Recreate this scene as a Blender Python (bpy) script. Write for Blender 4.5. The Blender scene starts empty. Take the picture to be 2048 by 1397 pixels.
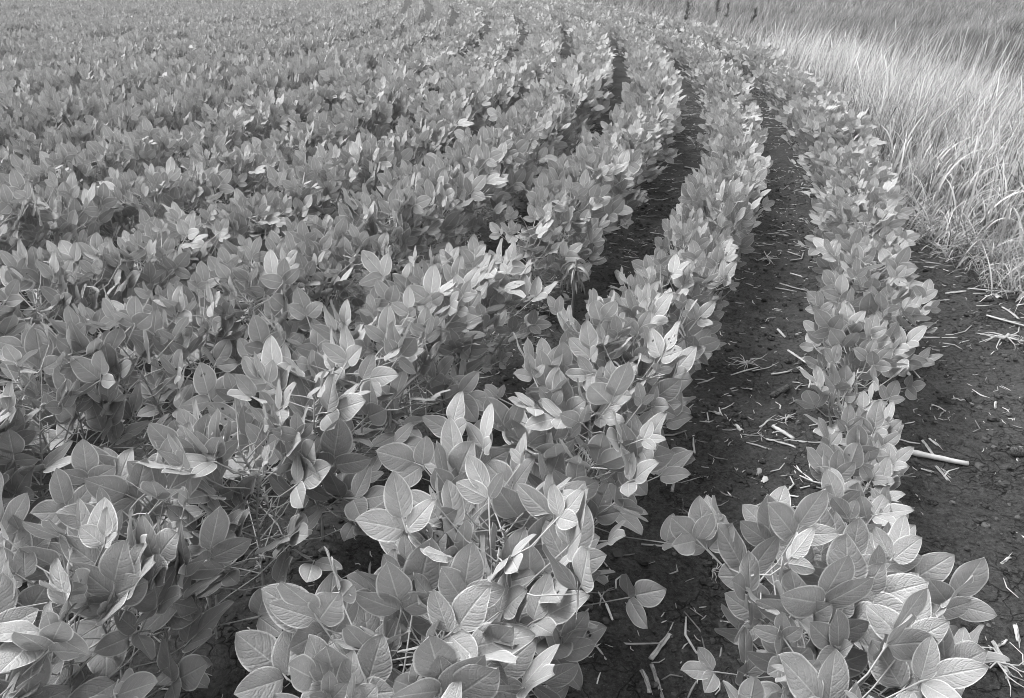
import bpy, math
import numpy as np
from mathutils import Matrix, Vector

# ------------------------------------------------------------------ camera, sky, sun, exposure
S = bpy.context.scene
COL = S.collection
CAM_H, LENS = 1.57, 28.0
FPX = LENS / 36 * 2048
PITCH = math.atan((698.5 + 50) / FPX)
cam_data = bpy.data.cameras.new("camera")
cam = bpy.data.objects.new("camera", cam_data); COL.objects.link(cam)
cam_data.lens = LENS; cam_data.sensor_width = 36
cam_data.clip_start = 0.05; cam_data.clip_end = 3000
cam.location = (0, 0, CAM_H)
cam.rotation_euler = (math.pi / 2 - PITCH, 0, 0)
S.camera = cam

SUN_EL, SUN_AZ = math.radians(60), math.radians(-68)      # azimuth from +Y towards +X: high, from the left
w = bpy.data.worlds.new("World"); S.world = w; w.use_nodes = True
nt = w.node_tree; nt.nodes.clear()
sky = nt.nodes.new("ShaderNodeTexSky"); sky.sky_type = 'NISHITA'; sky.sun_disc = False
sky.sun_elevation = SUN_EL; sky.sun_rotation = SUN_AZ; sky.dust_density = 2
bw = nt.nodes.new("ShaderNodeRGBToBW"); bg = nt.nodes.new("ShaderNodeBackground"); wo = nt.nodes.new("ShaderNodeOutputWorld")
nt.links.new(sky.outputs[0], bw.inputs[0]); nt.links.new(bw.outputs[0], bg.inputs[0]); nt.links.new(bg.outputs[0], wo.inputs[0])
bg.inputs[1].default_value = 0.15
sd = bpy.data.lights.new("sun", 'SUN'); sd.energy = 0.9; sd.angle = math.radians(30); sd.color = (1, 1, 1)
so = bpy.data.objects.new("sun", sd); COL.objects.link(so)
to_sun = Vector((math.sin(SUN_AZ) * math.cos(SUN_EL), math.cos(SUN_AZ) * math.cos(SUN_EL), math.sin(SUN_EL)))
so.rotation_euler = to_sun.to_track_quat('Z', 'Y').to_euler()
so.location = (-5, 2, 8)
vs = S.view_settings; vs.view_transform = 'Standard'; vs.look = 'None'; vs.gamma = 1; vs.exposure = 2.12
S.cycles.max_bounces = 6; S.cycles.diffuse_bounces = 2; S.cycles.filter_width = 0.95; S.cycles.transmission_bounces = 4

R = np.random.RandomState(11)

# ------------------------------------------------------------------ helpers
def link(o, parent=None):
    COL.objects.link(o)
    if parent is not None: o.parent = parent
    return o

def tag(o, label=None, cat=None, group=None, kind=None):
    if label: o["label"] = label
    if cat: o["category"] = cat
    if group: o["group"] = group
    if kind: o["kind"] = kind
    return o

def empty(name, loc):
    o = bpy.data.objects.new(name, None); o.location = loc; o.empty_display_size = .05
    return link(o)

def mesh_from(name, V, F, mat, UV=None, tone=None, smooth=True):
    """V (n,3), F (m,4) quads, UV (n,2) per vertex, tone (n,) per vertex."""
    V = np.ascontiguousarray(V, np.float32); F = np.ascontiguousarray(F, np.int32)
    me = bpy.data.meshes.new(name)
    me.vertices.add(len(V)); me.vertices.foreach_set("co", V.ravel())
    me.loops.add(F.size); me.loops.foreach_set("vertex_index", F.ravel())
    me.polygons.add(len(F))
    me.polygons.foreach_set("loop_start", np.arange(0, F.size, 4, dtype=np.int32))
    me.polygons.foreach_set("use_smooth", np.full(len(F), smooth))
    if UV is not None:
        uv = me.uv_layers.new(name="UVMap")
        uv.data.foreach_set("uv", np.ascontiguousarray(UV[F.ravel()], np.float32).ravel())
    if tone is not None:
        a = me.attributes.new("tone", 'FLOAT', 'POINT'); a.data.foreach_set("value", np.ascontiguousarray(tone, np.float32))
    me.materials.append(mat)
    me.update(calc_edges=True); me.validate()
    return me

class Bag:
    """collects quads with uv and tone"""
    def __init__(s): s.V = []; s.F = []; s.U = []; s.T = []; s.n = 0
    def add(s, V, F, U=None, tone=0.5):
        V = np.asarray(V, float)
        s.V.append(V); s.F.append(np.asarray(F) + s.n)
        s.U.append(np.zeros((len(V), 2)) if U is None else U)
        s.T.append(np.broadcast_to(np.asarray(tone, float), (len(V),)))
        s.n += len(V)
    def arrays(s): return np.concatenate(s.V), np.concatenate(s.F), np.concatenate(s.U), np.concatenate(s.T)
    def mesh(s, name, mat, smooth=True):
        V, F, U, T = s.arrays(); return mesh_from(name, V, F, mat, U, T, smooth)

def grid_faces(nu, nv):
    i = np.arange(nv - 1)[:, None] * nu + np.arange(nu - 1)[None]
    return np.stack([i, i + 1, i + nu + 1, i + nu], -1).reshape(-1, 4)

def tube(P, rad, sides=5, cap=True):
    """a tapering tube along the points P"""
    P = np.asarray(P, float); n = len(P); rad = np.broadcast_to(np.asarray(rad, float), (n,))
    T = np.gradient(P, axis=0); T /= np.linalg.norm(T, axis=1, keepdims=True) + 1e-12
    ref = np.array([0, 0, 1.]) if abs(T[:, 2]).mean() < .8 else np.array([1., 0, 0])
    A = np.cross(T, ref); A /= np.linalg.norm(A, axis=1, keepdims=True) + 1e-12
    B = np.cross(T, A)
    a = np.arange(sides) / sides * 2 * np.pi
    V = P[:, None] + rad[:, None, None] * (np.cos(a)[None, :, None] * A[:, None] + np.sin(a)[None, :, None] * B[:, None])
    V = V.reshape(-1, 3)
    i = np.arange(n - 1)[:, None] * sides; j = np.arange(sides)[None]; k = (j + 1) % sides
    F = np.stack([i + j, i + k, i + sides + k, i + sides + j], -1).reshape(-1, 4)
    if cap and sides >= 4:
        for b, rev in ((0, True), ((n - 1) * sides, False)):
            c = len(V); V = np.vstack([V, P[0] if b == 0 else P[-1]])
            for q in range(0, sides - 1, 2):
                t = [b + q, b + q + 1, b + (q + 2) % sides, c]
                F = np.vstack([F, t[::-1] if rev else t])
            if sides % 2:
                pass
    return V, F

def vnoise(x, y, seed=0):
    xi = np.floor(x).astype(np.int64); yi = np.floor(y).astype(np.int64); fx = x - xi; fy = y - yi
    def h(a, b):
        n = (a * 374761393 + b * 668265263 + seed * 974711) & 0x7fffffff
        n = ((n ^ (n >> 13)) * 1274126177) & 0x7fffffff
        return ((n ^ (n >> 16)) & 0xffff) / 65535.0
    fx = fx * fx * (3 - 2 * fx); fy = fy * fy * (3 - 2 * fy)
    return (h(xi, yi) * (1 - fx) + h(xi + 1, yi) * fx) * (1 - fy) + (h(xi, yi + 1) * (1 - fx) + h(xi + 1, yi + 1) * fx) * fy

CP, SP = math.cos(PITCH), math.sin(PITCH)
def at(px, py, z=0.0):
    """world point at height z seen at photo pixel px,py"""
    x = (px - 1024) / FPX; y = (py - 698.5) / FPX
    d = np.array([x, CP - y * SP, -SP - y * CP]); t = (z - CAM_H) / d[2]
    return np.array([d[0] * t, d[1] * t, z])
def project(P):
    P = np.asarray(P, float); x = P[..., 0]; y = P[..., 1]; z = P[..., 2] - CAM_H
    dep = y * CP - z * SP; up = y * SP + z * CP
    dd = np.where(dep > .05, dep, .05)
    return 1024 + FPX * x / dd, 698.5 - FPX * up / dd, dep

# ------------------------------------------------------------------ materials
def nodes_of(name):
    m = bpy.data.materials.new(name); m.use_nodes = True
    t = m.node_tree; return m, t, t.nodes["Principled BSDF"], t.nodes["Material Output"]
def math_node(t, op, a, b=None, clamp=False):
    n = t.nodes.new("ShaderNodeMath"); n.operation = op; n.use_clamp = clamp
    for i, v in enumerate((a, b)):
        if v is None: continue
        if isinstance(v, (int, float)): n.inputs[i].default_value = v
        else: t.links.new(v, n.inputs[i])
    return n.outputs[0]
def noise_node(t, vec, scale, detail=3, rough=.55):
    n = t.nodes.new("ShaderNodeTexNoise"); n.inputs["Scale"].default_value = scale; n.inputs["Detail"].default_value = detail
    n.inputs["Roughness"].default_value = rough
    if vec is not None: t.links.new(vec, n.inputs["Vector"])
    return n.outputs["Fac"]
def ramp(t, v, a, b, lo, hi):
    n = t.nodes.new("ShaderNodeMapRange"); n.inputs[1].default_value = a; n.inputs[2].default_value = b
    n.inputs[3].default_value = lo; n.inputs[4].default_value = hi; n.clamp = True
    t.links.new(v, n.inputs[0]); return n.outputs[0]

def leaf_material(name, base, under, spread, transl=.22):
    m, t, p, out = nodes_of(name)
    uv = t.nodes.new("ShaderNodeUVMap"); uv.uv_map = "UVMap"
    sp = t.nodes.new("ShaderNodeSeparateXYZ"); t.links.new(uv.outputs[0], sp.inputs[0])
    a = math_node(t, 'ABSOLUTE', math_node(t, 'SUBTRACT', math_node(t, 'MULTIPLY', sp.outputs[0], 2.0), 1.0))
    v = sp.outputs[1]
    mid = ramp(t, a, .015, .06, 1, 0)
    q = math_node(t, 'MULTIPLY', math_node(t, 'SUBTRACT', v, math_node(t, 'MULTIPLY', math_node(t, 'POWER', a, 1.35), .34)), 5.6)
    fr = math_node(t, 'ABSOLUTE', math_node(t, 'SUBTRACT', math_node(t, 'FRACT', q), .5))      # .5 on a vein
    vein = math_node(t, 'MULTIPLY', ramp(t, fr, .455, .495, 0, 1), ramp(t, a, .55, .95, 1, 0))
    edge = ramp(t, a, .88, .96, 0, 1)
    tc = t.nodes.new("ShaderNodeTexCoord")
    nz = noise_node(t, uv.outputs[0], 22, 3)
    nb = noise_node(t, uv.outputs[0], 3.0, 2)
    at_ = t.nodes.new("ShaderNodeAttribute"); at_.attribute_name = "tone"
    oi = t.nodes.new("ShaderNodeObjectInfo")
    tone = math_node(t, 'ADD', math_node(t, 'MULTIPLY', at_.outputs["Fac"], .7), math_node(t, 'MULTIPLY', oi.outputs["Random"], .3))
    geo = t.nodes.new("ShaderNodeNewGeometry")
    side = math_node(t, 'ADD', base, math_node(t, 'MULTIPLY', geo.outputs["Backfacing"], under - base))
    k = math_node(t, 'ADD', 1 - spread / 2, math_node(t, 'MULTIPLY', tone, spread))
    k = math_node(t, 'MULTIPLY', k, math_node(t, 'ADD', .82, math_node(t, 'MULTIPLY', nb, .36)))
    k = math_node(t, 'MULTIPLY', k, math_node(t, 'ADD', .88, math_node(t, 'MULTIPLY', nz, .24)))
    add = math_node(t, 'ADD', math_node(t, 'MULTIPLY', mid, .55), math_node(t, 'MULTIPLY', vein, .26))
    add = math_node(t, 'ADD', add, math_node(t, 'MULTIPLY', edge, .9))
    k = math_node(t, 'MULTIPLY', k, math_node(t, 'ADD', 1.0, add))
    val = math_node(t, 'MULTIPLY', side, k, clamp=True)
    cc = t.nodes.new("ShaderNodeCombineColor")
    for i in range(3): t.links.new(val, cc.inputs[i])
    t.links.new(cc.outputs[0], p.inputs["Base Color"])
    p.inputs["Roughness"].default_value = .62
    p.inputs["Specular IOR Level"].default_value = .3
    p.inputs["Sheen Weight"].default_value = .05
    # quilted blade: sunk veins, blisters between them
    hgt = math_node(t, 'SUBTRACT', math_node(t, 'MULTIPLY', nz, 1.3), math_node(t, 'ADD', math_node(t, 'MULTIPLY', ramp(t, fr, .30, .5, 0, 1), .32), math_node(t, 'MULTIPLY', ramp(t, a, 0, .12, 1, 0), .7)))
    bmp = t.nodes.new("ShaderNodeBump"); bmp.inputs["Strength"].default_value = .75; bmp.inputs["Distance"].default_value = .004
    t.links.new(hgt, bmp.inputs["Height"]); t.links.new(bmp.outputs[0], p.inputs["Normal"])
    tr = t.nodes.new("ShaderNodeBsdfTranslucent"); t.links.new(cc.outputs[0], tr.inputs[0])
    mx = t.nodes.new("ShaderNodeMixShader"); mx.inputs[0].default_value = transl
    t.links.new(p.outputs[0], mx.inputs[1]); t.links.new(tr.outputs[0], mx.inputs[2]); t.links.new(mx.outputs[0], out.inputs[0])
    return m

def fibre_material(name, lo, hi, rough=.7, stretch=(3, 3, 40), transl=0, bump=.3, nscale=18):
    m, t, p, out = nodes_of(name)
    tc = t.nodes.new("ShaderNodeTexCoord")
    n1 = noise_node(t, tc.outputs["Object"], nscale, 4)
    at_ = t.nodes.new("ShaderNodeAttribute"); at_.attribute_name = "tone"
    oi = t.nodes.new("ShaderNodeObjectInfo")
    x = math_node(t, 'ADD', math_node(t, 'MULTIPLY', at_.outputs["Fac"], .75), math_node(t, 'MULTIPLY', math_node(t, 'SUBTRACT', n1, .4), .6))
    val = ramp(t, x, 0, 1, lo, hi)
    cc = t.nodes.new("ShaderNodeCombineColor")
    for i in range(3): t.links.new(val, cc.inputs[i])
    t.links.new(cc.outputs[0], p.inputs["Base Color"])
    p.inputs["Roughness"].default_value = rough; p.inputs["Specular IOR Level"].default_value = .25
    if bump:
        b = t.nodes.new("ShaderNodeBump"); b.inputs["Strength"].default_value = bump; b.inputs["Distance"].default_value = .003
        t.links.new(noise_node(t, tc.outputs["Object"], nscale * 5, 3), b.inputs["Height"]); t.links.new(b.outputs[0], p.inputs["Normal"])
    if transl:
        tr = t.nodes.new("ShaderNodeBsdfTranslucent"); t.links.new(cc.outputs[0], tr.inputs[0])
        mx = t.nodes.new("ShaderNodeMixShader"); mx.inputs[0].default_value = transl
        t.links.new(p.outputs[0], mx.inputs[1]); t.links.new(tr.outputs[0], mx.inputs[2]); t.links.new(mx.outputs[0], out.inputs[0])
    return m

def soil_material():
    m, t, p, out = nodes_of("dark_soil")
    tc = t.nodes.new("ShaderNodeTexCoord"); ob = tc.outputs["Object"]
    big = noise_node(t, ob, 1.6, 3); med = noise_node(t, ob, 14, 4); fine = noise_node(t, ob, 75, 5, .75); grit = noise_node(t, ob, 420, 2, .6)
    warp = t.nodes.new("ShaderNodeVectorMath"); warp.operation = 'ADD'
    nc = t.nodes.new("ShaderNodeTexNoise"); nc.inputs["Scale"].default_value = 9; nc.inputs["Detail"].default_value = 4
    t.links.new(ob, nc.inputs["Vector"])
    sc = t.nodes.new("ShaderNodeVectorMath"); sc.operation = 'SCALE'; sc.inputs[3].default_value = .2
    t.links.new(nc.outputs["Color"], sc.inputs[0]); t.links.new(ob, warp.inputs[0]); t.links.new(sc.outputs[0], warp.inputs[1])
    vo = t.nodes.new("ShaderNodeTexVoronoi"); vo.feature = 'DISTANCE_TO_EDGE'; vo.inputs["Scale"].default_value = 13
    t.links.new(warp.outputs[0], vo.inputs["Vector"])
    crack = ramp(t, vo.outputs["Distance"], .0, .045, 1, 0)
    crack = math_node(t, 'MULTIPLY', crack, ramp(t, noise_node(t, ob, 4.0, 2), .44, .58, 0, .95))
    v = math_node(t, 'ADD', .013, math_node(t, 'MULTIPLY', math_node(t, 'MULTIPLY', big, big), .05))
    v = math_node(t, 'ADD', v, math_node(t, 'MULTIPLY', math_node(t, 'SUBTRACT', fine, .44), .16))  # pits dark, raised grains pale: relief shading put into the soil colour
    v = math_node(t, 'ADD', v, math_node(t, 'MULTIPLY', math_node(t, 'SUBTRACT', med, .42), .045))
    v = math_node(t, 'MULTIPLY', v, math_node(t, 'SUBTRACT', 1.0, math_node(t, 'MULTIPLY', crack, .75)))
    v = math_node(t, 'ADD', v, ramp(t, grit, .64, .72, 0, .12))
    v = math_node(t, 'MAXIMUM', v, .006)
    cc = t.nodes.new("ShaderNodeCombineColor")
    for i in range(3): t.links.new(v, cc.inputs[i])
    t.links.new(cc.outputs[0], p.inputs["Base Color"])
    p.inputs["Roughness"].default_value = .75; p.inputs["Specular IOR Level"].default_value = .25
    h = math_node(t, 'ADD', math_node(t, 'MULTIPLY', fine, .9), math_node(t, 'MULTIPLY', med, 1.4))
    h = math_node(t, 'SUBTRACT', h, math_node(t, 'MULTIPLY', crack, .9))
    b = t.nodes.new("ShaderNodeBump"); b.inputs["Strength"].default_value = 1.0; b.inputs["Distance"].default_value = .02
    t.links.new(h, b.inputs["Height"]); t.links.new(b.outputs[0], p.inputs["Normal"])
    return m

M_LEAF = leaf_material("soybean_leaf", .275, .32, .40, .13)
M_STEM = fibre_material("hairy_green_stem", .22, .5, .6, transl=.1, bump=.2)
M_GRASS = fibre_material("margin_grass", .025, .74, .6, transl=.25, bump=0, nscale=1.2)
M_STRAW = fibre_material("bleached_straw", .10, .62, .75, bump=.5, nscale=30)
M_STALK = fibre_material("bleached_corn_stalk", .04, .52, .75, bump=.8, nscale=55)
M_COB = fibre_material("rotting_cob", .015, .2, .8, bump=.5, nscale=60)
M_WITHER = fibre_material("withered_leaf", .08, .42, .7, transl=.2, bump=.5, nscale=40)
M_WEED = fibre_material("weed_leaf", .14, .34, .6, transl=.2, bump=.2, nscale=30)
M_DARK = fibre_material("dark_seed_head", .05, .15, .8, bump=.5, nscale=40)
M_SOIL = soil_material()
M_CRUMB = fibre_material("dry_soil_crumb", .018, .10, .9, bump=.6, nscale=60)

# ------------------------------------------------------------------ rows: one curved centre line, repeated sideways
ROW1 = [(1690,1340),(1700,1150),(1712,930),(1755,800),(1750,600),(1742,500),(1718,400),(1680,300),(1610,200),(1552,150),(1472,100),(1318,52),(1175,18)]
_r = np.array([at(x, y, .42)[:2] for x, y in ROW1])
def _smooth_row():
    yy = _r[:, 1]; t = np.log(yy + 1.5)
    c = np.polyfit(t, _r[:, 0], 4)
    def f(y):
        y = np.asarray(y, float); ym = np.clip(y, .3, yy.max())
        x = np.polyval(c, np.log(ym + 1.5))
        e = 1e-2
        sl1 = (np.polyval(c, np.log(yy.max() + 1.5)) - np.polyval(c, np.log(yy.max() - 1 + 1.5)))
        return x + np.where(y > yy.max(), (y - yy.max()) * sl1, 0) + np.where(y < .3, (y - .3) * .45, 0)
    return f
row_x1 = _smooth_row()
PITCH_X = 0.79
def row_x(k, y): return row_x1(y) - k * PITCH_X

# ground relief
def ground_z(x, y):
    x = np.asarray(x, float); y = np.asarray(y, float)
    fade = np.clip(1.3 - np.hypot(x, y) / 12, 0, 1)
    z = (vnoise(x * 3.1, y * 3.1, 1) - .5) * .022 + (vnoise(x * 11, y * 11, 2) - .5) * .012 + (vnoise(x * 26, y * 26, 3) - .5) * .012 + np.maximum(vnoise(x * 44, y * 44, 4) - .55, 0) * .026
    d = np.abs(((row_x1(y) - x) / PITCH_X + .5) % 1.0 - .5)                 # 0 on a row, .5 midway
    return z * fade + .012 * np.cos(d * 2 * np.pi) * fade

def build_ground():
    def axis(lo, hi, st, far):
        mid = np.arange(lo, hi, st); g = []; s = st; p = hi
        while p < far: g.append(p); s *= 1.18; p += s
        g.append(far)
        b = []; s = st; p = lo - st
        while p > -far: b.append(p); s *= 1.18; p -= s
        b.append(-far)
        return np.concatenate([b[::-1], mid, g])
    X = axis(-2.4, 4.2, .016, 700); Y = axis(.3, 6.5, .016, 900)
    gx, gy = np.meshgrid(X, Y); V = np.stack([gx, gy, ground_z(gx, gy)], -1).reshape(-1, 3)
    me = mesh_from("ground", V, grid_faces(len(X), len(Y)), M_SOIL)
    o = link(bpy.data.objects.new("ground", me)); tag(o, kind="structure")
build_ground()

# ------------------------------------------------------------------ soybean leaves
def leaflet(L, W, nu, nv, fold=.25, curl=.3, wave=0., twist=0., rng=R, holes=()):
    u = np.linspace(-1, 1, nu); v = np.linspace(0, 1, nv)
    if nv == 4: v = np.array([0, .3, .68, 1])
    if nv == 3: v = np.array([0, .38, 1])
    uu, vv = np.meshgrid(u, v)
    prof = np.power(np.clip(vv, 0, 1), .52) * np.power(np.clip(1 - vv, 0, 1), .77)
    prof = prof / prof.max() if nv > 5 else prof / .455
    half = W / 2 * np.maximum(prof, .012)
    x = uu * half; y = vv * L
    z = fold * np.abs(x) - .5 * fold * x * x / (W / 2)
    z = z - curl * L * (vv ** 2) * .5 + wave * W * .16 * np.sin(vv * 9 + np.sign(uu) * 1.1) * np.abs(uu) ** 2
    ang = twist * vv
    x, z = x * np.cos(ang) - z * np.sin(ang), x * np.sin(ang) + z * np.cos(ang)
    V = np.stack([x, y, z], -1).reshape(-1, 3); U = np.stack([uu * .5 + .5, vv], -1).reshape(-1, 2)
    F = grid_faces(nu, nv)
    if holes:
        c = U[F].mean(1); keep = np.ones(len(F), bool)
        for hu, hv, hr in holes:
            keep &= np.hypot((c[:, 0] - hu) * .62, (c[:, 1] - hv)) > hr
        F = F[keep]
    return V, F, U

def rot(ax, a):
    return np.array(Matrix.Rotation(a, 3, ax))

def trifoliate(seed, lod, holes=None):
    """three leaflets in a frame: +y along the leaf, +z the upper face, the joint at the origin"""
    r = np.random.RandomState(seed); b = Bag()
    nu, nv = ((9, 12), (3, 6), (3, 4), (3, 3))[lod]
    if holes: nu, nv = 41, 61
    size = r.uniform(.92, 1.12)
    for i, side in enumerate((0, -1, 1)):
        L = (.102 if side == 0 else .091) * size * r.uniform(.9, 1.1); W = L * r.uniform(.54, .72)
        V, F, U = leaflet(L, W, nu, nv, fold=r.uniform(.04, .30), curl=r.uniform(-.15, .3), wave=r.uniform(0, .4), twist=r.uniform(-.22, .22), rng=r, holes=(holes[i] if holes else ()))
        if side == 0:
            V = V @ rot('X', r.uniform(-.15, .35)).T @ rot('Y', r.uniform(-.25, .25)).T @ rot('Z', r.uniform(-.2, .2)).T
            V = V + np.array([0, .026, 0])
        else:
            V = V @ rot('Y', -side * r.uniform(-.1, .5)).T @ rot('X', r.uniform(.05, .5)).T @ rot('Z', -side * r.uniform(.65, 1.2)).T
            V = V + np.array([side * .004, .002, 0])
        b.add(V, F, U, r.uniform(0, 1))
    if lod < 2:
        V, F = tube([[0, -.004, 0], [0, .012, .001], [0, .028, 0]], [.0021, .0015, .0014], 4, False)
        b.add(V, F, np.full((len(V), 2), .5), .9)
    return b.arrays()

N_TRI = 18
TRI = {l: [trifoliate(100 + i, l) for i in range(N_TRI)] for l in (0, 1, 2, 3)}
LEAF_MESH = [mesh_from("leaf", V, F, M_LEAF, U, T) for V, F, U, T in TRI[0]]
CHEWED = [trifoliate(300, 0, [((.35, .35, .035), (.7, .55, .045), (.62, .3, .03)), ((.4, .6, .04),), ((.5, .45, .03), (.3, .62, .05))]),
          trifoliate(301, 0, [((.42, .62, .035), (.56, .63, .032)), (), ((.62, .4, .05),)]),
          trifoliate(302, 0, [((.7, .4, .03),), ((.3, .5, .03), (.5, .7, .04)), ()])]
CHEWED_MESH = [mesh_from("leaf", V, F, M_LEAF, U, T) for V, F, U, T in CHEWED]

BIAS = np.array([-.12, -.42, .9]); BIAS /= np.linalg.norm(BIAS)
def plan_plant(rng, n_leaves, h, spread):
    """main stem line and, for every leaf: petiole line and leaf frame (3x3, origin, scale)"""
    lean = rng.normal(0, .05, 2)
    sp = np.array([[0, 0, -.02], [lean[0] * .3, lean[1] * .3, h * .35], [lean[0] * .8, lean[1] * .8, h * .7], [lean[0] * 1.4, lean[1] * 1.4, h * .96]])
    def on_stem(f): return np.array([np.interp(f, [0, .36, .72, 1], sp[:, i]) for i in range(3)])
    leaves = []
    az0 = rng.uniform(0, 6.28)
    for i in range(n_leaves):
        f = .22 + .78 * (i + rng.uniform(-.3, .3)) / max(1, n_leaves - 1); f = min(max(f, .12), 1)
        az = az0 + i * 2.4 + rng.normal(0, .35)
        node = on_stem(f)
        out = np.array([math.cos(az), math.sin(az), 0])
        pl = rng.uniform(.10, .195) * (1.05 - .35 * f) * spread
        up = rng.uniform(.35, 1.0) if f > .4 else rng.uniform(.1, .6)
        tip = node + out * pl * math.cos(up) * 1.25 + np.array([0, 0, pl * math.sin(up) + .02])
        tip[2] = min(tip[2], h * 1.12); tip[2] = max(tip[2], .045)
        midp = (node + tip) / 2 + np.array([0, 0, -.012]) + out * .008
        toward = -out[1]                                             # 1: faces the camera side
        el = rng.normal(.95 - .42 * toward if f > .45 else .5 - .4 * toward, .28)
        az2 = az + rng.normal(0, .45)
        t = np.array([math.cos(az2) * math.cos(el), math.sin(az2) * math.cos(el), math.sin(el)])
        n = BIAS + rng.normal(0, .42, 3)
        n = n - n.dot(t) * t; n /= np.linalg.norm(n) + 1e-9
        xx = np.cross(t, n)
        fr = np.stack([xx, t, n], 1)
        sc = rng.uniform(.78, 1.14) * (1.0 if f < .86 else rng.uniform(.5, .95)) * (.82 if f < .3 else 1)
        leaves.append((node, midp, tip, fr, sc, rng.randint(N_TRI)))
    return sp, leaves

def stem_bag(sp, leaves, sides=5, rng=R, buds=True):
    b = Bag()
    t = np.linspace(0, 1, 7); P = np.stack([np.interp(t, [0, .36, .72, 1], sp[:, i]) for i in range(3)], 1)
    P[1:-1, :2] += rng.normal(0, .004, (5, 2))
    V, F = tube(P, np.linspace(.0042, .0022, 7), sides); b.add(V, F, None, .55)
    for node, midp, tip, fr, sc, k in leaves:
        q = np.array([node, node * .6 + midp * .4 + [0, 0, .004], midp, tip * .7 + midp * .3, tip])
        V, F = tube(q, [.0024, .0019, .0018, .0017, .0022], 4, False); b.add(V, F, None, rng.uniform(.5, 1))
        if buds and rng.rand() < .45:                                # flower and pod cluster in the axil
            for j in range(rng.randint(2, 5)):
                d = rng.normal(0, 1, 3); d[2] = abs(d[2]); d /= np.linalg.norm(d)
                l = rng.uniform(.008, .022); c = node + d * .003
                V, F = tube([c, c + d * l * .5, c + d * l], [.0012, .0024, .0008], 4, False); b.add(V, F, None, rng.uniform(.7, 1.1))
    return b

def foliage_arrays(leaves, lod, rng, keep=None):
    b = Bag()
    for node, midp, tip, fr, sc, k in (leaves if keep is None else leaves[-keep:]):
        V, F, U, T = TRI[lod][k]
        b.add(V * (sc * .9) @ fr.T + tip, F, U, np.clip(.65 * T + .35 * rng.uniform(0, 1), 0, 1))
    return b

# ------------------------------------------------------------------ where the plants stand
WEED_AT = at(1141, 672)
def row_height(k, y):
    if k == 0:
        return float(np.interp(y, [0, 1.3, 1.5, 1.7, 2.4, 2.65, 3.1, 3.8, 5, 9, 40], [.92, .86, .58, .40, .40, .68, .78, .84, .86, .95, 1]))
    if k == 1:
        return float(np.interp(y, [0, 2, 3.2, 5, 40], [1.0, .98, .9, .95, 1]))
    return float(np.interp(y, [0, 3, 8, 40], [1.04, 1.02, 1.08, 1.12]))
def row_width(k, y):
    if k == 0: return float(np.interp(y, [0, 1.32, 1.55, 2.4, 2.8, 3.8, 6, 12], [1.12, 1.04, .64, .58, .95, 1.02, 1.12, 1.18]))
    if k == 1: return float(np.interp(y, [0, 1.7, 2.2, 2.6, 3.6, 4.0, 8], [1.2, 1.18, 1.06, .72, .62, .88, 1.06]))
    if k <= 6: return float(np.interp(y, [0, 2.2, 3.2, 7, 12, 20], [1.12, 1.08, .98, 1.02, 1.16, 1.16]))
    return .84
spots = []
for k in range(-0, 95):
    y = .42 + (k % 3) * .03
    rr = np.random.RandomState(1000 + k)
    while y < 62:
        step = .122 if y < 22 else (.16 if y < 34 else .24)
        y += step * rr.uniform(.8, 1.2)
        x = float(row_x(k, y)) + rr.normal(0, .022)
        if np.hypot((x - WEED_AT[0] + .03) * 1.15, (y - WEED_AT[1] + .22) * .68) < .33: continue
        dep = math.hypot(x, y)
        h = row_height(k, y) * (1 + .15 * (vnoise(np.array(x * 1.3), np.array(y * .9), 9) - .5) * 2) * rr.uniform(.9, 1.1)
        if rr.rand() < .03 and k > 0: h *= .6
        px, py, d = project([[x, y, .1], [x, y, .55 * h], [x - .3, y, .4 * h], [x + .3, y, .4 * h]])
        inside = bool(np.any((px > -30) & (px < 2078) & (py > -25) & (py < 1420) & (d > .2)))
        near_frame = bool(np.any((px > -420) & (px < 2500) & (py > -120) & (py < 1900)))
        if not near_frame or d[1] < .15: continue
        if x > 4.5 and y > 30: continue
        spots.append(dict(w=row_width(k, y), k=k, x=x, y=y, h=h, dep=float(d[1]), inside=inside, py=float(py[1]), seed=rr.randint(1 << 30)))
ind = sorted([s for s in spots if s["inside"]], key=lambda s: s["dep"])[:300]
ind_ids = set(id(s) for s in ind)

ORD = ["", "first", "second", "third", "fourth", "fifth", "sixth", "seventh", "eighth", "ninth", "tenth", "eleventh", "twelfth", "thirteenth", "fourteenth", "fifteenth", "sixteenth", "seventeenth", "eighteenth", "nineteenth"]
TENS = {2: "twent", 3: "thirt", 4: "fort", 5: "fift", 6: "sixt", 7: "sevent", 8: "eight", 9: "ninet"}
def ordinal(n):
    if n < 20: return ORD[n]
    if n % 10 == 0: return TENS[n // 10] + "ieth"
    return TENS[n // 10] + "y-" + ORD[n % 10]
ROW_NAME = lambda k: "the rightmost row" if k == 0 else f"the {ordinal(k + 1)} row from the right"
by_row = {}
for s in sorted(ind, key=lambda s: s["y"]):
    by_row.setdefault(s["k"], []).append(s)
for k, L in by_row.items():
    for i, s in enumerate(L): s["rank"] = i + 1

CHEW_AT = at(745, 1010, .45)
chew = min((s for s in ind if s["k"] == 1), key=lambda s: abs(s["x"] - CHEW_AT[0]) + abs(s["y"] - CHEW_AT[1]))
N_SPLIT = 85
# prototypes for the plants further off
PROTO = []
for i in range(14):
    rg = np.random.RandomState(4000 + i)
    sp, lv = plan_plant(rg, rg.randint(25, 29), .46, 1.1)
    PROTO.append((sp, lv))
PROTO_STEM = [stem_bag(sp, lv, 5, np.random.RandomState(5), True).mesh("stem", M_STEM) for sp, lv in PROTO]
PROTO_FOL = [foliage_arrays(lv, 0, np.random.RandomState(50 + i)).mesh("foliage", M_LEAF) for i, (sp, lv) in enumerate(PROTO)]

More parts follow.
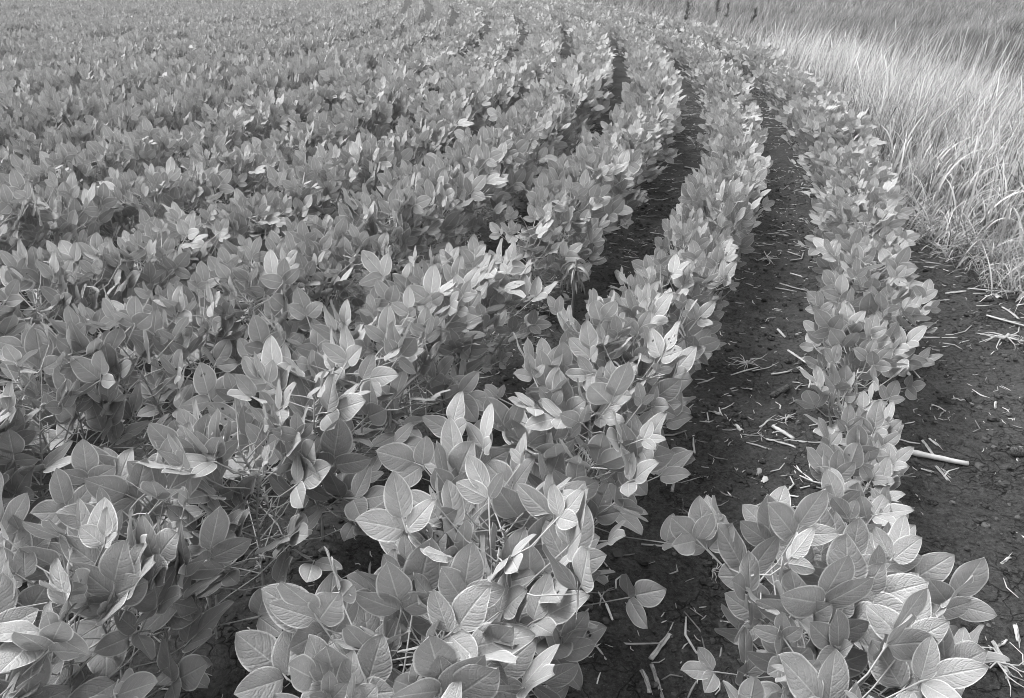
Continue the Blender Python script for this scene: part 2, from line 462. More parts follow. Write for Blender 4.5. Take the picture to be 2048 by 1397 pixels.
def size_word(s):
    return "short" if s["h"] < .68 else ("tall" if s["h"] > 1.06 else "bushy")
first = {}
for n, s in enumerate(ind):
    rg = np.random.RandomState(s["seed"])
    z = float(ground_z(s["x"], s["y"]))
    o = empty("soybean_plant", (s["x"], s["y"], z))
    lab = f"{size_word(s)} soybean plant, {ordinal(s['rank'])} from the bottom edge in {ROW_NAME(s['k'])}"
    if s is chew: lab = "soybean plant with insect holes chewed through its upper leaves, second row"
    tag(o, lab, "soybean plant", "soybean plants growing in curved rows")
    if n < N_SPLIT or s is chew:
        sp, lv = plan_plant(rg, rg.randint(23, 28) if s["h"] > .68 else rg.randint(11, 14), .46 * s["h"], (1.1 if s["h"] > .68 else .95) * s["w"])
        so_ = bpy.data.objects.new("stem", stem_bag(sp, lv, 5, rg).mesh("stem", M_STEM)); link(so_, o)
        for j, (node, midp, tip, fr, sc, kk) in enumerate(lv):
            me = LEAF_MESH[kk]
            if rg.rand() < .10: me = CHEWED_MESH[rg.randint(3)]
            if s is chew and j >= len(lv) - 4: me = CHEWED_MESH[j % 3]
            lo = bpy.data.objects.new("leaf", me)
            sc *= .84 if s["h"] < .5 else float(np.interp(s["y"], [1.0, 2.6], [1.1, .92]))
            m = Matrix(fr.tolist()).to_4x4() @ Matrix.Scale(sc, 4); m.translation = Vector(tip)
            lo.matrix_local = m; link(lo, o)
    else:
        p = rg.randint(len(PROTO))
        for nm, me in (("stem", PROTO_STEM[p]), ("foliage", PROTO_FOL[p])):
            if (nm, p) not in first:
                c = bpy.data.objects.new(nm, me); first[(nm, p)] = c
            else:
                c = first[(nm, p)].copy()
            link(c, o)
        o.rotation_euler = (0, 0, rg.uniform(-.5, .5)); hh = s["h"] ** .4; o.scale = (hh * rg.choice([-1, 1]) * s["w"], hh * s["w"], s["h"])

# the rest of the field: past the first three hundred, one mass
def build_field():
    rest = [s for s in spots if id(s) not in ind_ids]
    LODS = []
    for lod, keep in ((0, None), (1, None), (2, 21), (3, 15)):
        LODS.append([foliage_arrays(lv, lod, np.random.RandomState(70 + i), keep).arrays() for i, (sp, lv) in enumerate(PROTO)])
    STEMS = [stem_bag(sp, lv, 3, np.random.RandomState(5), False).arrays() for sp, lv in PROTO]
    fb, sb = Bag(), Bag()
    for s in rest:
        rg = np.random.RandomState(s["seed"])
        d = s["dep"]; lod = 0 if d < 3.2 else 1 if d < 9 else 2 if d < 20 else 3
        p = rg.randint(len(PROTO)); a = rg.uniform(-.5, .5); c_, s_ = math.cos(a), math.sin(a); mir = rg.choice([-1, 1])
        k = 1.0; hh = s["h"] ** .4
        M = np.array([[c_ * mir, -s_, 0], [s_ * mir, c_, 0], [0, 0, 1]]) * k * np.array([[s["w"] * hh], [s["w"] * hh], [s["h"]]])
        off = np.array([s["x"], s["y"], float(ground_z(s["x"], s["y"]))])
        V, F, U, T = LODS[lod][p]
        if mir < 0: F = F[:, ::-1]
        fb.add(V @ M.T + off, F, U, np.clip(T + rg.uniform(-.25, .25), 0, 1))
        if d < 12:
            V, F, U, T = STEMS[p]; sb.add(V @ M.T + off, F, U, T)
    o = link(bpy.data.objects.new("soybean_foliage", fb.mesh("soybean_foliage", M_LEAF)))
    tag(o, "mass of soybean plants filling the curved rows of the field beyond", "soybean crop", kind="stuff")
    c = link(bpy.data.objects.new("stems", sb.mesh("stems", M_STEM)), o)
    tag(c, kind="stuff")
build_field()

# ------------------------------------------------------------------ grass margin
EDGE_PX = [(2075,600),(2048,570),(1985,535),(1900,490),(1830,435)]
_e = np.array([at(x, y)[:2] for x, y in EDGE_PX])
def edge_x(y):
    """x of the left edge of the grass at depth y"""
    y = np.asarray(y, float)
    near = np.interp(y, _e[:, 1], _e[:, 0])
    far = row_x1(y) + .30
    b = np.clip((y - _e[-1, 1]) / .8, 0, 1)
    near = np.where(y < _e[0, 1], _e[0, 0] + (_e[0, 1] - y) * 1.1, near)
    return near * (1 - b) + far * b

def grass_zone(x, y):
    """0 pale dry grass .. 1 dark green patch; height"""
    d = x - edge_x(y)
    n = vnoise(x * .35, y * .35, 21); n2 = vnoise(x * 1.3, y * 1.3, 22)
    n3 = vnoise(x * 2.2, y * .9, 23)
    patch = (.5 + .65 * n3) * np.clip((d - 1.1 + 1.2 * (n - .5)) / .9, 0, 1) * np.clip((y - 7.4 + 3.5 * (n2 - .5)) / 4.0, 0, 1) * np.clip((21 - y + 5 * n2) / 6, .4, 1)
    return np.clip(patch, 0, 1), n, n2

def blades(x, y, L, wid, bend, lean_az, nseg, tone, rng, curl=1.0):
    n = len(x); t = np.linspace(0, 1, nseg + 1)
    th0 = rng.uniform(.05, .3, n)[:, None]                            # start angle from vertical
    th = th0 + bend[:, None] * t[None] ** (1.9 * curl)
    seg = L[:, None] / nseg
    dx = np.sin((th[:, 1:] + th[:, :-1]) / 2) * seg; dz = np.cos((th[:, 1:] + th[:, :-1]) / 2) * seg
    r = np.concatenate([np.zeros((n, 1)), np.cumsum(dx, 1)], 1); z = np.concatenate([np.zeros((n, 1)), np.cumsum(dz, 1)], 1)
    z = np.maximum(z, .012)
    ca, sa = np.cos(lean_az)[:, None], np.sin(lean_az)[:, None]
    cx = x[:, None] + r * ca; cy = y[:, None] + r * sa; cz = z + ground_z(x, y)[:, None]
    wv = wid[:, None] / 2 * np.array([(.7 + .3 * math.sin(math.pi * min(1, q * 1.4))) * (1 - q ** 3) + .04 for q in t])[None]
    ra = rng.normal(0, .7, n)[:, None]
    px, py = -np.sin(lean_az[:, None] + ra), np.cos(lean_az[:, None] + ra)
    A = np.stack([cx - px * wv, cy - py * wv, cz], -1); B = np.stack([cx + px * wv, cy + py * wv, cz + wv * .3], -1)
    V = np.stack([A, B], 2).reshape(-1, 3)
    i = np.arange(n)[:, None] * 2 * (nseg + 1) + np.arange(nseg)[None] * 2
    F = np.stack([i, i + 1, i + 3, i + 2], -1).reshape(-1, 4)
    T = (tone[:, None] * (.55 + .5 * t)[None]).repeat(2, axis=1).ravel()  # tone rises from root to tip: shade low in the grass painted in
    return V, F, T

def build_grass():
    rg = np.random.RandomState(77); b = Bag()
    def band(y0, y1, dens, nseg, wmul, lmul=1.0):
        xm = max(.70 * y1 + 1.5, 6)
        n = int((y1 - y0) * (xm + 6) * dens)
        x = rg.uniform(-6 if y0 > 18 else 0, xm, n); y = rg.uniform(y0, y1, n)
        d = x - edge_x(y) - .30 * (vnoise(x * 1.7, y * 1.7, 35) - .45)
        keep = (d > -.02 + .16 * rg.rand(n) * 0) & (x < .70 * y + 1.6)
        clump = vnoise(x * 5, y * 5, 31) + .5 * vnoise(x * 12, y * 12, 32)
        keep &= (rg.rand(n) < np.clip(.05 + clump * 1.0, .05, 1)) & (rg.rand(n) < np.clip(.10 + d / .55, 0, 1))
        x, y, d = x[keep], y[keep], d[keep]; n = len(x)
        pa, n1, n2 = grass_zone(x, y)
        L = rg.uniform(.35, .8, n) * np.clip(.45 + d / .9, .4, 1) * (1 - .32 * pa) * (.8 + .4 * n2) * lmul
        L = np.where((d < .5) & (y < 5.5), L * .62, L)
        wid = rg.uniform(.004, .012, n) * wmul
        bend = np.where(pa > .5, rg.normal(.8, .35, n), rg.normal(2.1, .75, n)); bend = np.clip(bend, .1, 2.9)
        upr = rg.rand(n) < .3; bend = np.where(upr, bend * .35, bend)
        az = np.where(pa > .5, rg.normal(.15, .4, n), np.where(y < 9, rg.normal(.2, 1.9, n), rg.normal(.15, 1.3, n)))
        tone = np.clip(rg.normal(.68, .32, n) * (1 - .84 * pa) - .10 * (n1 - .4) - np.clip((y - 9) * .018, 0, .22), .06, 1)
        low = (rg.rand(n) < .38); tone = np.where(low, tone * .3, tone) * (.72 + .5 * vnoise(x * 3.3, y * 3.3, 61))  # some blades toned down to stand for dark shaded gaps in the grass
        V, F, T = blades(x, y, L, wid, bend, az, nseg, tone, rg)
        b.add(V, F, None, T)
    band(2.2, 6, 1250, 9, .95); band(6, 10, 1000, 8, .95); band(10, 17, 700, 6, 1.0); band(17, 30, 380, 4, 1.4); band(30, 60, 140, 3, 2.2); band(60, 110, 12, 3, 8, 1.3)
    # flattened thatch at the ragged foot of the grass
    n = 9000; y = rg.uniform(2.2, 7, n); x = edge_x(y) + rg.normal(.16, .28, n); k = (x < .72 * y + 1) & (x - edge_x(y) > -.28); x, y = x[k], y[k]; n = len(x)
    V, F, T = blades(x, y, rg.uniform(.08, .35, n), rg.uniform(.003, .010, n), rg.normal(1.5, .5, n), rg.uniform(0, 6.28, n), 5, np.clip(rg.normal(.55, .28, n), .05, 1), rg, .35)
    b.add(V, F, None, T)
    # tall seed stems, standing straighter than the blades
    n = 2600; y = rg.uniform(3.2, 15, n); x = edge_x(y) + rg.exponential(1.6, n) + .12
    k = x < .7 * y + 1.5; x, y = x[k], y[k]; n = len(x)
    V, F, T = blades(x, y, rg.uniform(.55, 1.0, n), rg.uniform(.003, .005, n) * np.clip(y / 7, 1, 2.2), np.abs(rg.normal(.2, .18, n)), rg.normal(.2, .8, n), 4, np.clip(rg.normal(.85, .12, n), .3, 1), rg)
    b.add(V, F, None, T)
    n = 700; y = rg.uniform(3.0, 6.5, n); x = edge_x(y) + rg.exponential(.9, n) + .1; k = x < .7 * y + 1.2; x, y = x[k], y[k]; n = len(x)
    V, F, T = blades(x, y, rg.uniform(.3, .75, n), rg.uniform(.011, .02, n), rg.normal(2.0, .6, n), rg.uniform(-2.2, 2.2, n), 9, np.clip(rg.normal(.8, .25, n), .2, 1), rg, 1.1)
    b.add(V, F, None, T)
    n = 500; y = rg.uniform(3.2, 14, n); x = edge_x(y) + rg.exponential(1.5, n) + .1; k = x < .7 * y + 1.2; x, y = x[k], y[k]
    for xi, yi in zip(x, y):                                           # seed heads on leaning stems
        h = rg.uniform(.45, .95); a = rg.uniform(-1.4, 1.8); le = rg.uniform(.1, .5); d = np.array([math.cos(a), math.sin(a), 0])
        P = np.array([[xi, yi, 0], *[np.array([xi, yi, 0]) + d * le * h * q ** 2 + [0, 0, h * q] for q in (.4, .75, .86, .94, 1.0)]])
        V, F = tube(P, [.0016, .0014, .0014, .005, .0045, .001], 4, False); b.add(V, F, None, np.clip(rg.normal(.62, .25), .1, 1))
    o = link(bpy.data.objects.new("grass", b.mesh("grass", M_GRASS)))
    tag(o, "tall dry pale grass with darker green patches beside the field", "grass", kind="stuff")
build_grass()

# ------------------------------------------------------------------ corn litter on the soil
def free_soil(x, y):
    d = np.abs(((row_x1(y) - x) / PITCH_X + .5) % 1.0 - .5) * PITCH_X
    return d
def build_litter():
    rg = np.random.RandomState(5); b = Bag()
    n = 15000
    y = .8 + 11 * rg.rand(n) ** 1.25; x = row_x1(y) + rg.uniform(-2.6, 1.7, n)
    keep = (x < edge_x(y) + .3) & (np.abs(x) < .72 * y + .5) & (rg.rand(n) < .08 + 1.5 * vnoise(x * 2.6, y * 2.6, 41) ** 2.2 * (.5 + vnoise(x * 9, y * 9, 42)) + .5 * np.clip(1 - (edge_x(y) - x) / .5, 0, 1))
    x, y = x[keep], y[keep]
    near_e = np.clip(1 - (edge_x(y) - x) / .7, 0, 1)
    for xi, yi, e in zip(x, y, near_e):
        l = min(rg.exponential(.027) + .006, .15) * (1 + yi * .03) * (1 + .8 * e); wd = rg.uniform(.0009, .0024) * (1 + l * 8)
        a = rg.normal(.2 + 2.2 * (float(vnoise(np.array(xi * 3), np.array(yi * 3), 43)) - .5), .75); d = np.array([math.cos(a), math.sin(a), 0]); z = float(ground_z(xi, yi)) + wd * .7
        c = np.array([xi, yi, z]); s = np.array([-d[1], d[0], 0]) * l * rg.normal(0, .12)
        lift = np.array([0, 0, max(0, rg.normal(0, .05)) * l])
        V, F = tube([c - d * l / 2, c + s, c + d * l / 2 + lift], [wd * .8, wd, wd * .6], 4)
        b.add(V, F, None, np.clip(rg.normal(.48, .3), .05, 1))
    o = link(bpy.data.objects.new("straw_litter", b.mesh("straw_litter", M_STRAW)))
    tag(o, "fine bleached straw and chaff scattered over the dark soil", "straw litter", kind="stuff")
    b = Bag(); n = 16000
    y = .8 + 6 * rg.rand(n) ** 1.4; x = row_x1(y) + rg.uniform(-2.6, 1.6, n); k = (x < edge_x(y)) & (np.abs(x) < .72 * y + .4); x, y = x[k], y[k]
    t = (1 + 5 ** .5) / 2
    for xi, yi in zip(x, y):
        r = min(rg.exponential(.0032) + .0018, .018)
        th = np.linspace(0, np.pi, 5)[:, None]; ph = np.arange(6)[None] / 6 * 2 * np.pi
        P = np.stack([np.sin(th) * np.cos(ph), np.sin(th) * np.sin(ph), np.cos(th) * .7 + 0 * ph], -1) * r
        P *= (1 + rg.normal(0, .16, P.shape[:2]))[..., None]
        P = P.reshape(-1, 3) + [xi, yi, float(ground_z(xi, yi)) + r * .25]
        i = np.arange(4)[:, None] * 6; j = np.arange(6)[None]; kk = (j + 1) % 6
        b.add(P, np.stack([i + j, i + 6 + j, i + 6 + kk, i + kk], -1).reshape(-1, 4), None, np.clip(rg.exponential(.35), 0, 1))
    o = link(bpy.data.objects.new("soil_crumbs", b.mesh("soil_crumbs", M_CRUMB, False)))
    tag(o, "small dark crumbs and clods lying loose on the soil", "soil crumbs", kind="stuff")
build_litter()

def on_ground(px, py, lift=0.0):
    p = at(px, py, 0); p[2] = float(ground_z(p[0], p[1])) + lift; return p

def place_mesh(name, bag, mat, origin, label, cat, group=None, smooth=True):
    V, F, U, T = bag.arrays(); V = V - origin
    o = link(bpy.data.objects.new(name, mesh_from(name, V, F, mat, U, T, smooth))); o.location = origin
    return tag(o, label, cat, group)

def stalk(p0, p1, rad, label, name="corn_stalk", tone=.8, bow=0., flat=1.0, mat=None, nodes=True, cat="corn stalk", group="corn stalks lying on the soil", seed=0):
    rg = np.random.RandomState(seed + int(p0[0] * 7 + p0[1]))
    A, B = on_ground(*p0, rad * .8), on_ground(*p1, rad * .8)
    n = 9; t = np.linspace(0, 1, n)[:, None]; P = A + (B - A) * t
    d = (B - A)[:2]; L = np.linalg.norm(d); side = np.array([-d[1], d[0], 0]) / (L + 1e-9)
    P = P + side * (np.sin(t * np.pi) * bow * L) + np.concatenate([rg.normal(0, rad * .08, (n, 2)), np.zeros((n, 1))], 1)
    P[:, 2] = np.maximum(P[:, 2], ground_z(P[:, 0], P[:, 1]) + rad * .55)
    r = rad * (1 + rg.normal(0, .05, n)) * np.linspace(1, .88, n)
    if nodes and L > .1: r[rg.randint(2, 6)] *= 1.22
    V, F = tube(P, r, 10)
    c = P.mean(0); V[:, 2] = c[2] + (V[:, 2] - c[2]) * flat + (0 if flat == 1 else -rad * .3)
    b = Bag(); b.add(V, F, None, np.clip(tone + rg.normal(0, .1, len(V)), 0, 1))
    for q in range(5 if rad > .004 else 2):                                                # frayed fibres along the rind
        a = P[rg.randint(0, n - 2)] + [0, 0, rad * .85 * flat]; e = a + (B - A) / (L + 1e-9) * rg.uniform(.02, .05) + rg.normal(0, .002, 3)
        V, F = tube([a, (a + e) / 2 + [0, 0, .001], e], [.0009, .0011, .0005], 4); b.add(V, F, None, rg.uniform(.2, 1))
    return place_mesh(name, b, mat or M_STALK, np.array([A[0], A[1], A[2] - rad * .8]), label, cat, group)

STALKS = [
 ((1800,906),(1938,925),.0095,"thickest bleached corn stalk, lying beside the rightmost row on open soil",.9,.0,1),
 ((1845,881),(1868,910),.0055,"flattened grey corn stalk crossing under the thickest bleached stalk",.6,.0,.5),
 ((1859,875),(1875,889),.0042,"short pale stalk piece just above the thickest bleached stalk",.75,0,.7),
 ((1874,927),(1897,955),.005,"split grey stalk lying just below the thickest bleached stalk",.5,.02,.5),
 ((1884,929),(1906,952),.0025,"thin dark splinter alongside the split grey stalk",.35,-.05,.7),
 ((1843,935),(1865,940),.0028,"small white stalk chip below the thickest bleached stalk",.9,.03,.8),
 ((1546,853),(1587,884),.0075,"short round pale corn stalk in the bare lane beside a wispy root clump",.9,0,1),
 ((1533,877),(1592,897),.0055,"pale split stalk with torn end, below the short round stalk",.72,.04,.5),
 ((1568,881),(1668,893),.0026,"long thin curved twig reaching under the rightmost row",.7,-.07,1),
 ((1520,850),(1547,839),.0038,"slim straight stalk piece left of the wispy root clump",.8,.03,.8),
 ((1489,1037),(1568,1021),.0095,"thick pale stalk half hidden behind the nearest clump of the rightmost row",.92,0,1),
 ((1576,702),(1614,734),.0052,"straight slender pale stalk lying diagonally in the middle of the lane",.85,0,.9),
 ((1556,655),(1572,671),.006,"short stubby stalk piece in the lane above the diagonal stalk",.8,0,.8),
 ((1560,564),(1617,580),.0055,"tapering torn stalk with husk end in the upper lane",.65,-.06,.5),
 ((1543,745),(1600,737),.0045,"crooked root-like stalk lying across the lane above the dark cob",.75,-.09,.9),
 ((1600,738),(1617,777),.0048,"bent pale stalk running down beside the rightmost row above the dark cob",.8,.12,.8),
 ((1891,587),(1931,587),.0055,"straight white stalk piece lying level on the right margin soil",.9,0,.8),
 ((1971,638),(2050,658),.008,"pale flattened stalk in the husk heap at the right edge",.7,0,.5),
 ((2002,621),(2036,643),.007,"broad grey stalk rind lying over the husk heap",.6,.05,.4),
 ((1904,797),(1949,808),.003,"thin straight twig in the middle of the right margin soil",.6,0,1),
 ((1827,676),(1880,670),.0045,"pale stalk tucked along the edge of the rightmost row",.85,.03,.8),
 ((1863,601),(1899,597),.0032,"slim pale stalk poking out from the rightmost row",.8,0,.9),
 ((1991,806),(1989,820),.005,"tiny upright-lying white stalk stub on the right margin soil",.95,0,.8),
 ((2014,573),(2026,547),.0075,"broken stalk base with pale knuckle at the foot of the grass",.85,0,1),
 ((1302,1311),(1340,1261),.0072,"broad flat pale stalk in the lane near the bottom edge",.75,0,.4),
 ((1304,1322),(1326,1390),.0055,"dark weathered stalk running to the bottom edge of the lane",.4,0,.6),
 ((1283,1335),(1300,1380),.006,"mottled grey stalk beside the dark weathered one near the bottom edge",.55,.05,.5),
 ((1366,1040),(1396,1068),.004,"thin stalk slanting through the wisp of roots in the near lane",.65,0,.7),
 ((1388,1056),(1424,1056),.003,"thin white stalk lying level below the wisp of roots in near lane",.9,0,.8),
 ((2003,1126),(2021,1113),.0045,"ribbed pale stalk fragment by the right edge beside the nearest clump",.85,0,.5),
 ((2032,1248),(2040,1276),.0062,"stubby white stalk piece at the lower right edge",.92,0,.7),
 ((1987,1278),(2017,1352),.0058,"long bent grey stalk at the lower right edge",.6,.06,.7),
 ((2016,1272),(1984,1288),.003,"thin pale root crossing the long bent grey stalk",.8,.1,1),
 ((1369,333),(1420,345),.009,"thick dark-ended stalk lying across the upper part of the second lane",.6,0,.8),
 ((1349,413),(1386,410),.006,"pale stalk lying level in the second lane below the dark-ended stalk",.8,0,.7),
 ((1398,178),(1440,181),.011,"white stalk lying straight across the far lane behind the upright weed",.9,0,.7),
 ((1312,187),(1335,200),.012,"pale stalk end sticking out in the far lane by the low weeds",.85,0,.8),
 ((1648,438),(1651,468),.007,"pale stalk standing out against the left side of the rightmost row",.85,0,.7),
 ((1560,1015),(1492,1030),.003,"thin splinter resting along the thick half-hidden stalk",.6,.05,.8),
 ((1344,983),(1349,958),.0055,"dull grey rind fragment beside the second row's edge",.35,0,.4),
]
for i, (p0, p1, r, lab, tone, bow, flat) in enumerate(STALKS):
    stalk(p0, p1, r, lab, tone=tone, bow=bow, flat=flat, seed=i)

def husk(px, py, L, W, ang, label, tone=.85, seed=0):
    """a torn, curled piece of husk"""
    rg = np.random.RandomState(seed + 60); c = on_ground(px, py)
    nu, nv = 7, 10; u = np.linspace(-1, 1, nu); v = np.linspace(0, 1, nv); uu, vv = np.meshgrid(u, v)
    half = W / 2 * (1 - .35 * vv + .18 * np.sin(vv * 8 + uu)); ph = uu * 1.1
    x = np.sin(ph) * half; z = (np.cos(ph) - .45) * half * .8 + .004 + .01 * vv * rg.rand()
    y = vv * L * (1 + .15 * np.sin(uu * 5 + 1)); P = np.stack([x, y, np.maximum(z, .001)], -1).reshape(-1, 3) + rg.normal(0, .0006, (nu * nv, 3))
    P = P @ rot('Z', ang).T + c; F = grid_faces(nu, nv)
    b = Bag(); b.add(P, F, None, np.clip(tone + .15 * np.sin(uu * 9).ravel(), 0, 1))
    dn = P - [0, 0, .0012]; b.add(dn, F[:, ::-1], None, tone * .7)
    for q in range(3):
        a = np.array([rg.uniform(-.3, .3) * W, L * .85, .006]); e = a + [rg.normal(0, .004), rg.uniform(.012, .03), 0]
        V, F2 = tube(np.array([a, e]) @ rot('Z', ang).T + c, [.002, .001], 4); b.add(V, F2, None, tone)
    return place_mesh("corn_husk", b, M_STALK, c, label, "corn husk", "torn corn husks on the soil")
husk(1531, 950, .05, .026, math.radians(158), "bright white torn husk in the near lane, largest pale scrap there", .98, 1)
husk(1520, 934, .034, .02, math.radians(160), "dull grey husk stub just above the bright white torn husk", .45, 2)
husk(1484, 858, .036, .02, math.radians(20), "crumpled pale husk left of the short round stalk in the lane", .9, 3)
husk(1440, 829, .026, .022, math.radians(70), "small greyish husk scrap near the second row's edge", .6, 4)
husk(1410, 1072, .016, .018, math.radians(10), "tiny white husk chip below the wisp of roots in near lane", .98, 5)
husk(1998, 604, .04, .034, math.radians(5), "square pale husk beside the dark cob on the right margin", .85, 6)
husk(1905, 470, .12, .03, math.radians(-120), "long pale husk lying along the foot of the grass", .9, 7)
husk(1505, 775, .022, .012, math.radians(80), "small curled husk in the lane left of the dark cob", .6, 8)
husk(1366, 912, .03, .022, math.radians(60), "crumpled pale husk caught at the second row's leaf edge", .85, 9)

def cob(p0, p1, rad, label, dark, seed):
    rg = np.random.RandomState(seed); A, B = on_ground(*p0, rad * .7), on_ground(*p1, rad * .7)
    n, sd = 22, 16; t = np.linspace(0, 1, n); P = A + (B - A) * t[:, None]
    P[:, 2] += np.sin(t * np.pi) * -.002
    prof = rad * (.72 + .28 * np.sin(np.pi * np.clip(t * .9 + .1, 0, 1))); prof[0] *= .6; prof[-1] *= .55
    V, F = tube(P, prof, sd)
    k = np.arange(n * sd); ring = k // sd; s = k % sd
    bumps = 1 + .13 * ((ring + s // 2) % 2) + rg.normal(0, .04, n * sd)
    V[:n * sd] = np.repeat(P, sd, 0) + (V[:n * sd] - np.repeat(P, sd, 0)) * bumps[:, None]
    b = Bag(); b.add(V, F, None, np.clip((.2 if dark and seed != 3 else .75) + rg.normal(0, .2, len(V)), 0, 1))
    return place_mesh("corn_cob", b, M_COB if dark else M_STALK, np.array([A[0], A[1], A[2] - rad * .7]), label, "corn cob", "old corn cobs on the soil", False)
cob((1542,791),(1577,775), .0125, "dark rotten corn cob lying in the lane left of the rightmost row", True, 1)
cob((1958,604),(1983,608), .016, "dark rotten corn cob on the right margin beside a square pale husk", True, 2)
cob((2018,908),(2055,915), .017, "grey knobbly corn cob cut by the right edge of the photo", True, 5)
cob((1233,545),(1242,565), .016, "grey corn cob between rows behind the withered weed", False, 4)

def root_clump(px, py, size, nb, label, tone, seed, thick=.0022):
    rg = np.random.RandomState(seed); c = on_ground(px, py); b = Bag()
    V, F = tube([c + [0, 0, .002], c + [.004, .004, size * .16], c + [.008, 0, size * .28]], [thick * 3, thick * 2.6, thick * 2], 7); b.add(V, F, None, tone)
    for i in range(nb):
        a = rg.uniform(0, 6.28); l = size * rg.uniform(.5, 1.2)
        q = [c + [0, 0, size * .15]]
        d = np.array([math.cos(a), math.sin(a), rg.uniform(-.05, .35)])
        for s in range(4):
            q.append(q[-1] + d * l / 4); d = d + rg.normal(0, .35, 3) + [0, 0, -.16]; d /= np.linalg.norm(d)
        q = np.array(q); q[:, 2] = np.maximum(q[:, 2], ground_z(q[:, 0], q[:, 1]) + thick)
        V, F = tube(q, np.linspace(thick * 1.3, thick * .5, 5), 5); b.add(V, F, None, np.clip(tone + rg.normal(0, .15), 0, 1))
    return place_mesh("corn_root", b, M_STALK, c, label, "corn root", "upturned corn roots on the soil")
root_clump(2010, 685, .13, 13, "large bleached corn root crown spreading its prongs on right margin", .7, 1, .0034)
root_clump(1573, 838, .05, 14, "wispy pale root clump above the short round stalk in the lane", .8, 2, .0014)
root_clump(1490, 730, .09, 14, "tangled root clump at the second row's edge, below its leaves", .75, 3, .0018)
root_clump(1385, 1035, .075, 20, "wisp of fine dark roots in the near lane", .45, 4, .0009)
root_clump(1537, 520, .1, 12, "root crown half under the second row in the upper lane", .8, 5, .0026)
root_clump(1995, 1320, .1, 12, "tangle of dry roots at the lower right corner", .65, 6, .002)
root_clump(1425, 1140, .05, 8, "small dark root wisp beside the nearest clump of the rightmost row", .55, 7, .0013)

# ------------------------------------------------------------------ weeds
def crinkled(base, d, L, W, rg, tone, droop=2.2, mat=None):
    """one dried leaf: hangs and curls"""
    nu, nv = 5, 9; v = np.linspace(0, 1, nv); u = np.linspace(-1, 1, nu)
    d = np.asarray(d, float); d /= np.linalg.norm(d); P = [np.array(base, float)]
    for s in range(nv - 1):
        P.append(P[-1] + d * L / (nv - 1)); d = d + np.array([0, 0, -droop / (nv - 1)]) + rg.normal(0, .12, 3); d /= np.linalg.norm(d)
    P = np.array(P); T = np.gradient(P, axis=0); T /= np.linalg.norm(T, axis=1, keepdims=True)
    s = np.cross(T, rg.normal(0, 1, 3)); s /= np.linalg.norm(s, axis=1, keepdims=True); nn = np.cross(s, T)
    half = W / 2 * np.sin(np.pi * np.clip(v * .92 + .06, 0, 1)) ** .7
    ca = rg.uniform(.6, 1.6)
    V = P[:, None] + s[:, None] * (np.sin(u * ca) / ca)[None, :, None] * half[:, None, None] + nn[:, None] * ((1 - np.cos(u * ca)) / ca)[None, :, None] * half[:, None, None]
    V = V + rg.normal(0, W * .05, V.shape)
    return V.reshape(-1, 3), grid_faces(nu, nv), np.clip(tone + rg.normal(0, .12), 0, 1)

def withered_weed(px, py, h, lean, nl, label, seed, top_only=True, r=.007):
    rg = np.random.RandomState(seed); base = on_ground(px, py)
    o = empty("withered_weed", base); tag(o, label, "withered weed", "withered weeds between the rows")
    P = np.array([[0, 0, -.01], [lean * .3, 0, h * .35], [lean * .6, .01, h * .7], [lean, .01, h]])
    b = Bag(); V, F = tube(P, [r, r * .9, r * .75, r * .5], 8); b.add(V, F, None, .35)
    link(bpy.data.objects.new("stem", b.mesh("stem", M_WITHER)), o)
    for i in range(nl):
        f = rg.uniform(.72, 1.0) if top_only else rg.uniform(.3, 1)
        p = np.array([np.interp(f * h, P[:, 2], P[:, j]) for j in range(3)]); a = rg.uniform(0, 6.28)
        d = [math.cos(a), math.sin(a), rg.uniform(-.1, .9)]
        b = Bag(); V, F, t = crinkled(p, d, rg.uniform(.06, .12) * h / .4, rg.uniform(.01, .022), rg, rg.uniform(.15, .85), 3.2 if top_only else 1.6); b.add(V, F, None, t)
        link(bpy.data.objects.new("dried_leaf", b.mesh("dried_leaf", M_WITHER)), o)
withered_weed(1141, 674, .38, .015, 26, "tall withered weed with thick bare stem and drooping dried leaves on top", 3)
withered_weed(1212, 655, .2, .03, 13, "low withered weed with curled bleached leaves right of the tall withered weed", 4, False, .004)

def green_weed(px, py, h, n, label, seed, name="weed", spread=.5, leaf=.03):
    rg = np.random.RandomState(seed); base = on_ground(px, py); o = empty(name, base); tag(o, label, "weed", "green weeds between the rows")
    b = Bag(); P = np.array([[0, 0, -.01], [.005, 0, h * .5], [0, .005, h]]); V, F = tube(P, [.003, .0025, .0015], 5); b.add(V, F, None, .6); fb = Bag()
    for i in range(n):
        f = rg.uniform(.1, 1); p = np.array([0, 0, f * h]); a = i * 2.4; l = h * spread * (1.15 - f) * rg.uniform(.5, 1)
        q = p + np.array([math.cos(a) * l, math.sin(a) * l, l * rg.uniform(.4, .9)])
        V, F = tube([p, (p + q) / 2 + [0, 0, .004], q], [.0014, .0012, .001], 4); b.add(V, F, None, .6)
        for j in range(5):
            tq = p + (q - p) * rg.uniform(.35, 1); a2 = a + rg.normal(0, .9); L = leaf * rg.uniform(.6, 1.2)
            V, F, U = leaflet(L, L * .5, 3, 6, .3, .4); el = rg.uniform(.1, .9)
            V = V @ rot('X', el).T @ rot('Z', a2 - math.pi / 2).T + tq; fb.add(V, F, None, rg.uniform(.2, 1))
    link(bpy.data.objects.new("stem", b.mesh("stem", M_STEM)), o); link(bpy.data.objects.new("foliage", fb.mesh("foliage", M_WEED)), o)
green_weed(1416, 232, .36, 16, "upright pale feathery weed standing alone in the far lane", 1, spread=.3, leaf=.035)
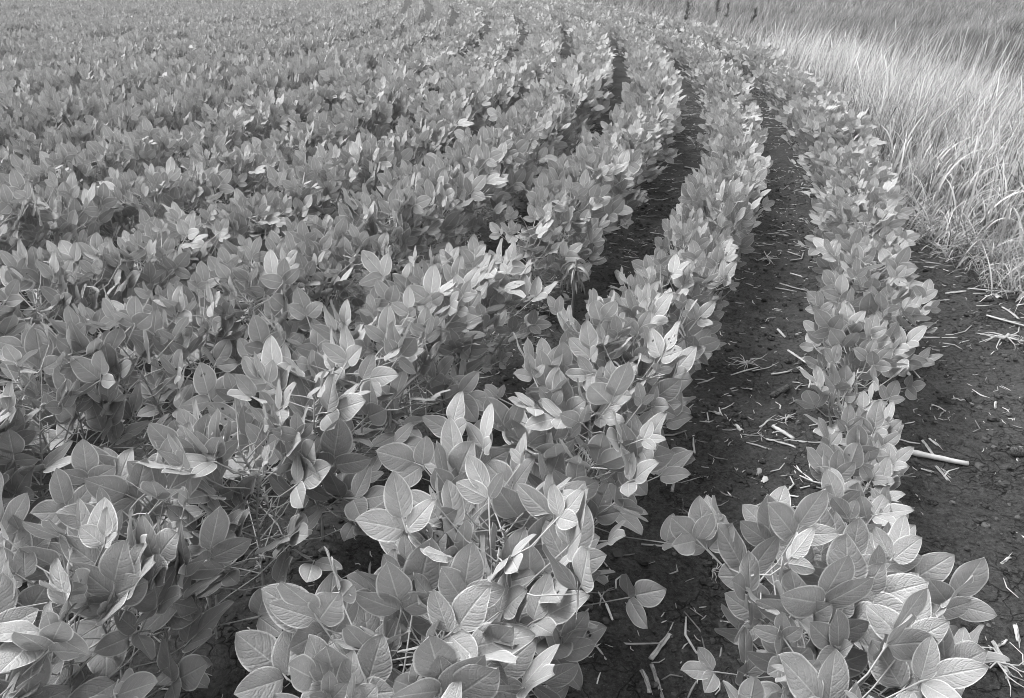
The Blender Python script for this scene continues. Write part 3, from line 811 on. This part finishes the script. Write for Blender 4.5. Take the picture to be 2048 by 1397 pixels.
green_weed(1392, 300, .16, 14, "low spreading green weed beside the second row in the second lane", 2, spread=1.1)
green_weed(1320, 172, .3, 22, "bushy rounded green weed filling the far lane between rows", 3, spread=.9, leaf=.04)
green_weed(1300, 252, .16, 14, "low green weed at the end of the dark lane, under the third row", 4, spread=1.2)
green_weed(1098, 640, .14, 9, "small broad-leaved weed left of the tall withered weed's stem", 5, spread=.9, leaf=.05)

# dark dock stalks standing in the grass
def dock(px, py_top, py_base, label, seed, nh):
    rg = np.random.RandomState(seed); base = on_ground(px, py_base)
    dep = project(base)[2]; h = float((py_base - py_top) * dep / FPX / CP) * 1.02
    o = empty("dock_stalk", base); tag(o, label, "dock stalk", "dark dock stalks in the grass")
    b = Bag(); P = np.array([[0, 0, -.02], [.01, 0, h * .5], [.04 * rg.uniform(-1, 2), 0, h]]); V, F = tube(P, [.009, .008, .004], 6); b.add(V, F, None, .4)
    link(bpy.data.objects.new("stem", b.mesh("stem", M_DARK)), o)
    b = Bag()
    for i in range(nh):
        f = rg.uniform(.55, 1.0); p = np.array([np.interp(f * h, P[:, 2], P[:, j]) for j in range(3)]); a = rg.uniform(0, 6.28)
        w_ = (1.25 - f) * .16
        q = p + np.array([math.cos(a) * w_ * rg.rand(), math.sin(a) * w_ * rg.rand(), rg.uniform(.02, .08)]); r = rg.uniform(.005, .010)
        V, F = tube([p, (p + q) / 2, q, q + [0, 0, .02]], [r * .4, r, r * 1.1, r * .3], 5); b.add(V, F, None, rg.uniform(0, .8))
    link(bpy.data.objects.new("seed_head", b.mesh("seed_head", M_DARK)), o)
dock(1369, 22, 84, "dark dock stalk with forked top, leftmost of the four in the grass", 1, 70)
dock(1428, 6, 72, "tallest dark dock stalk standing above the pale grass", 2, 90)
dock(1449, 20, 72, "dark dock stalk close beside the tallest one on its right", 3, 55)
dock(1499, 32, 84, "thin dark dock stalk standing apart, nearest the green grass patch", 4, 55)
print("plants", len(spots), "individual", len(ind), "max dep", ind[-1]["dep"], {k: len(v) for k, v in by_row.items()})
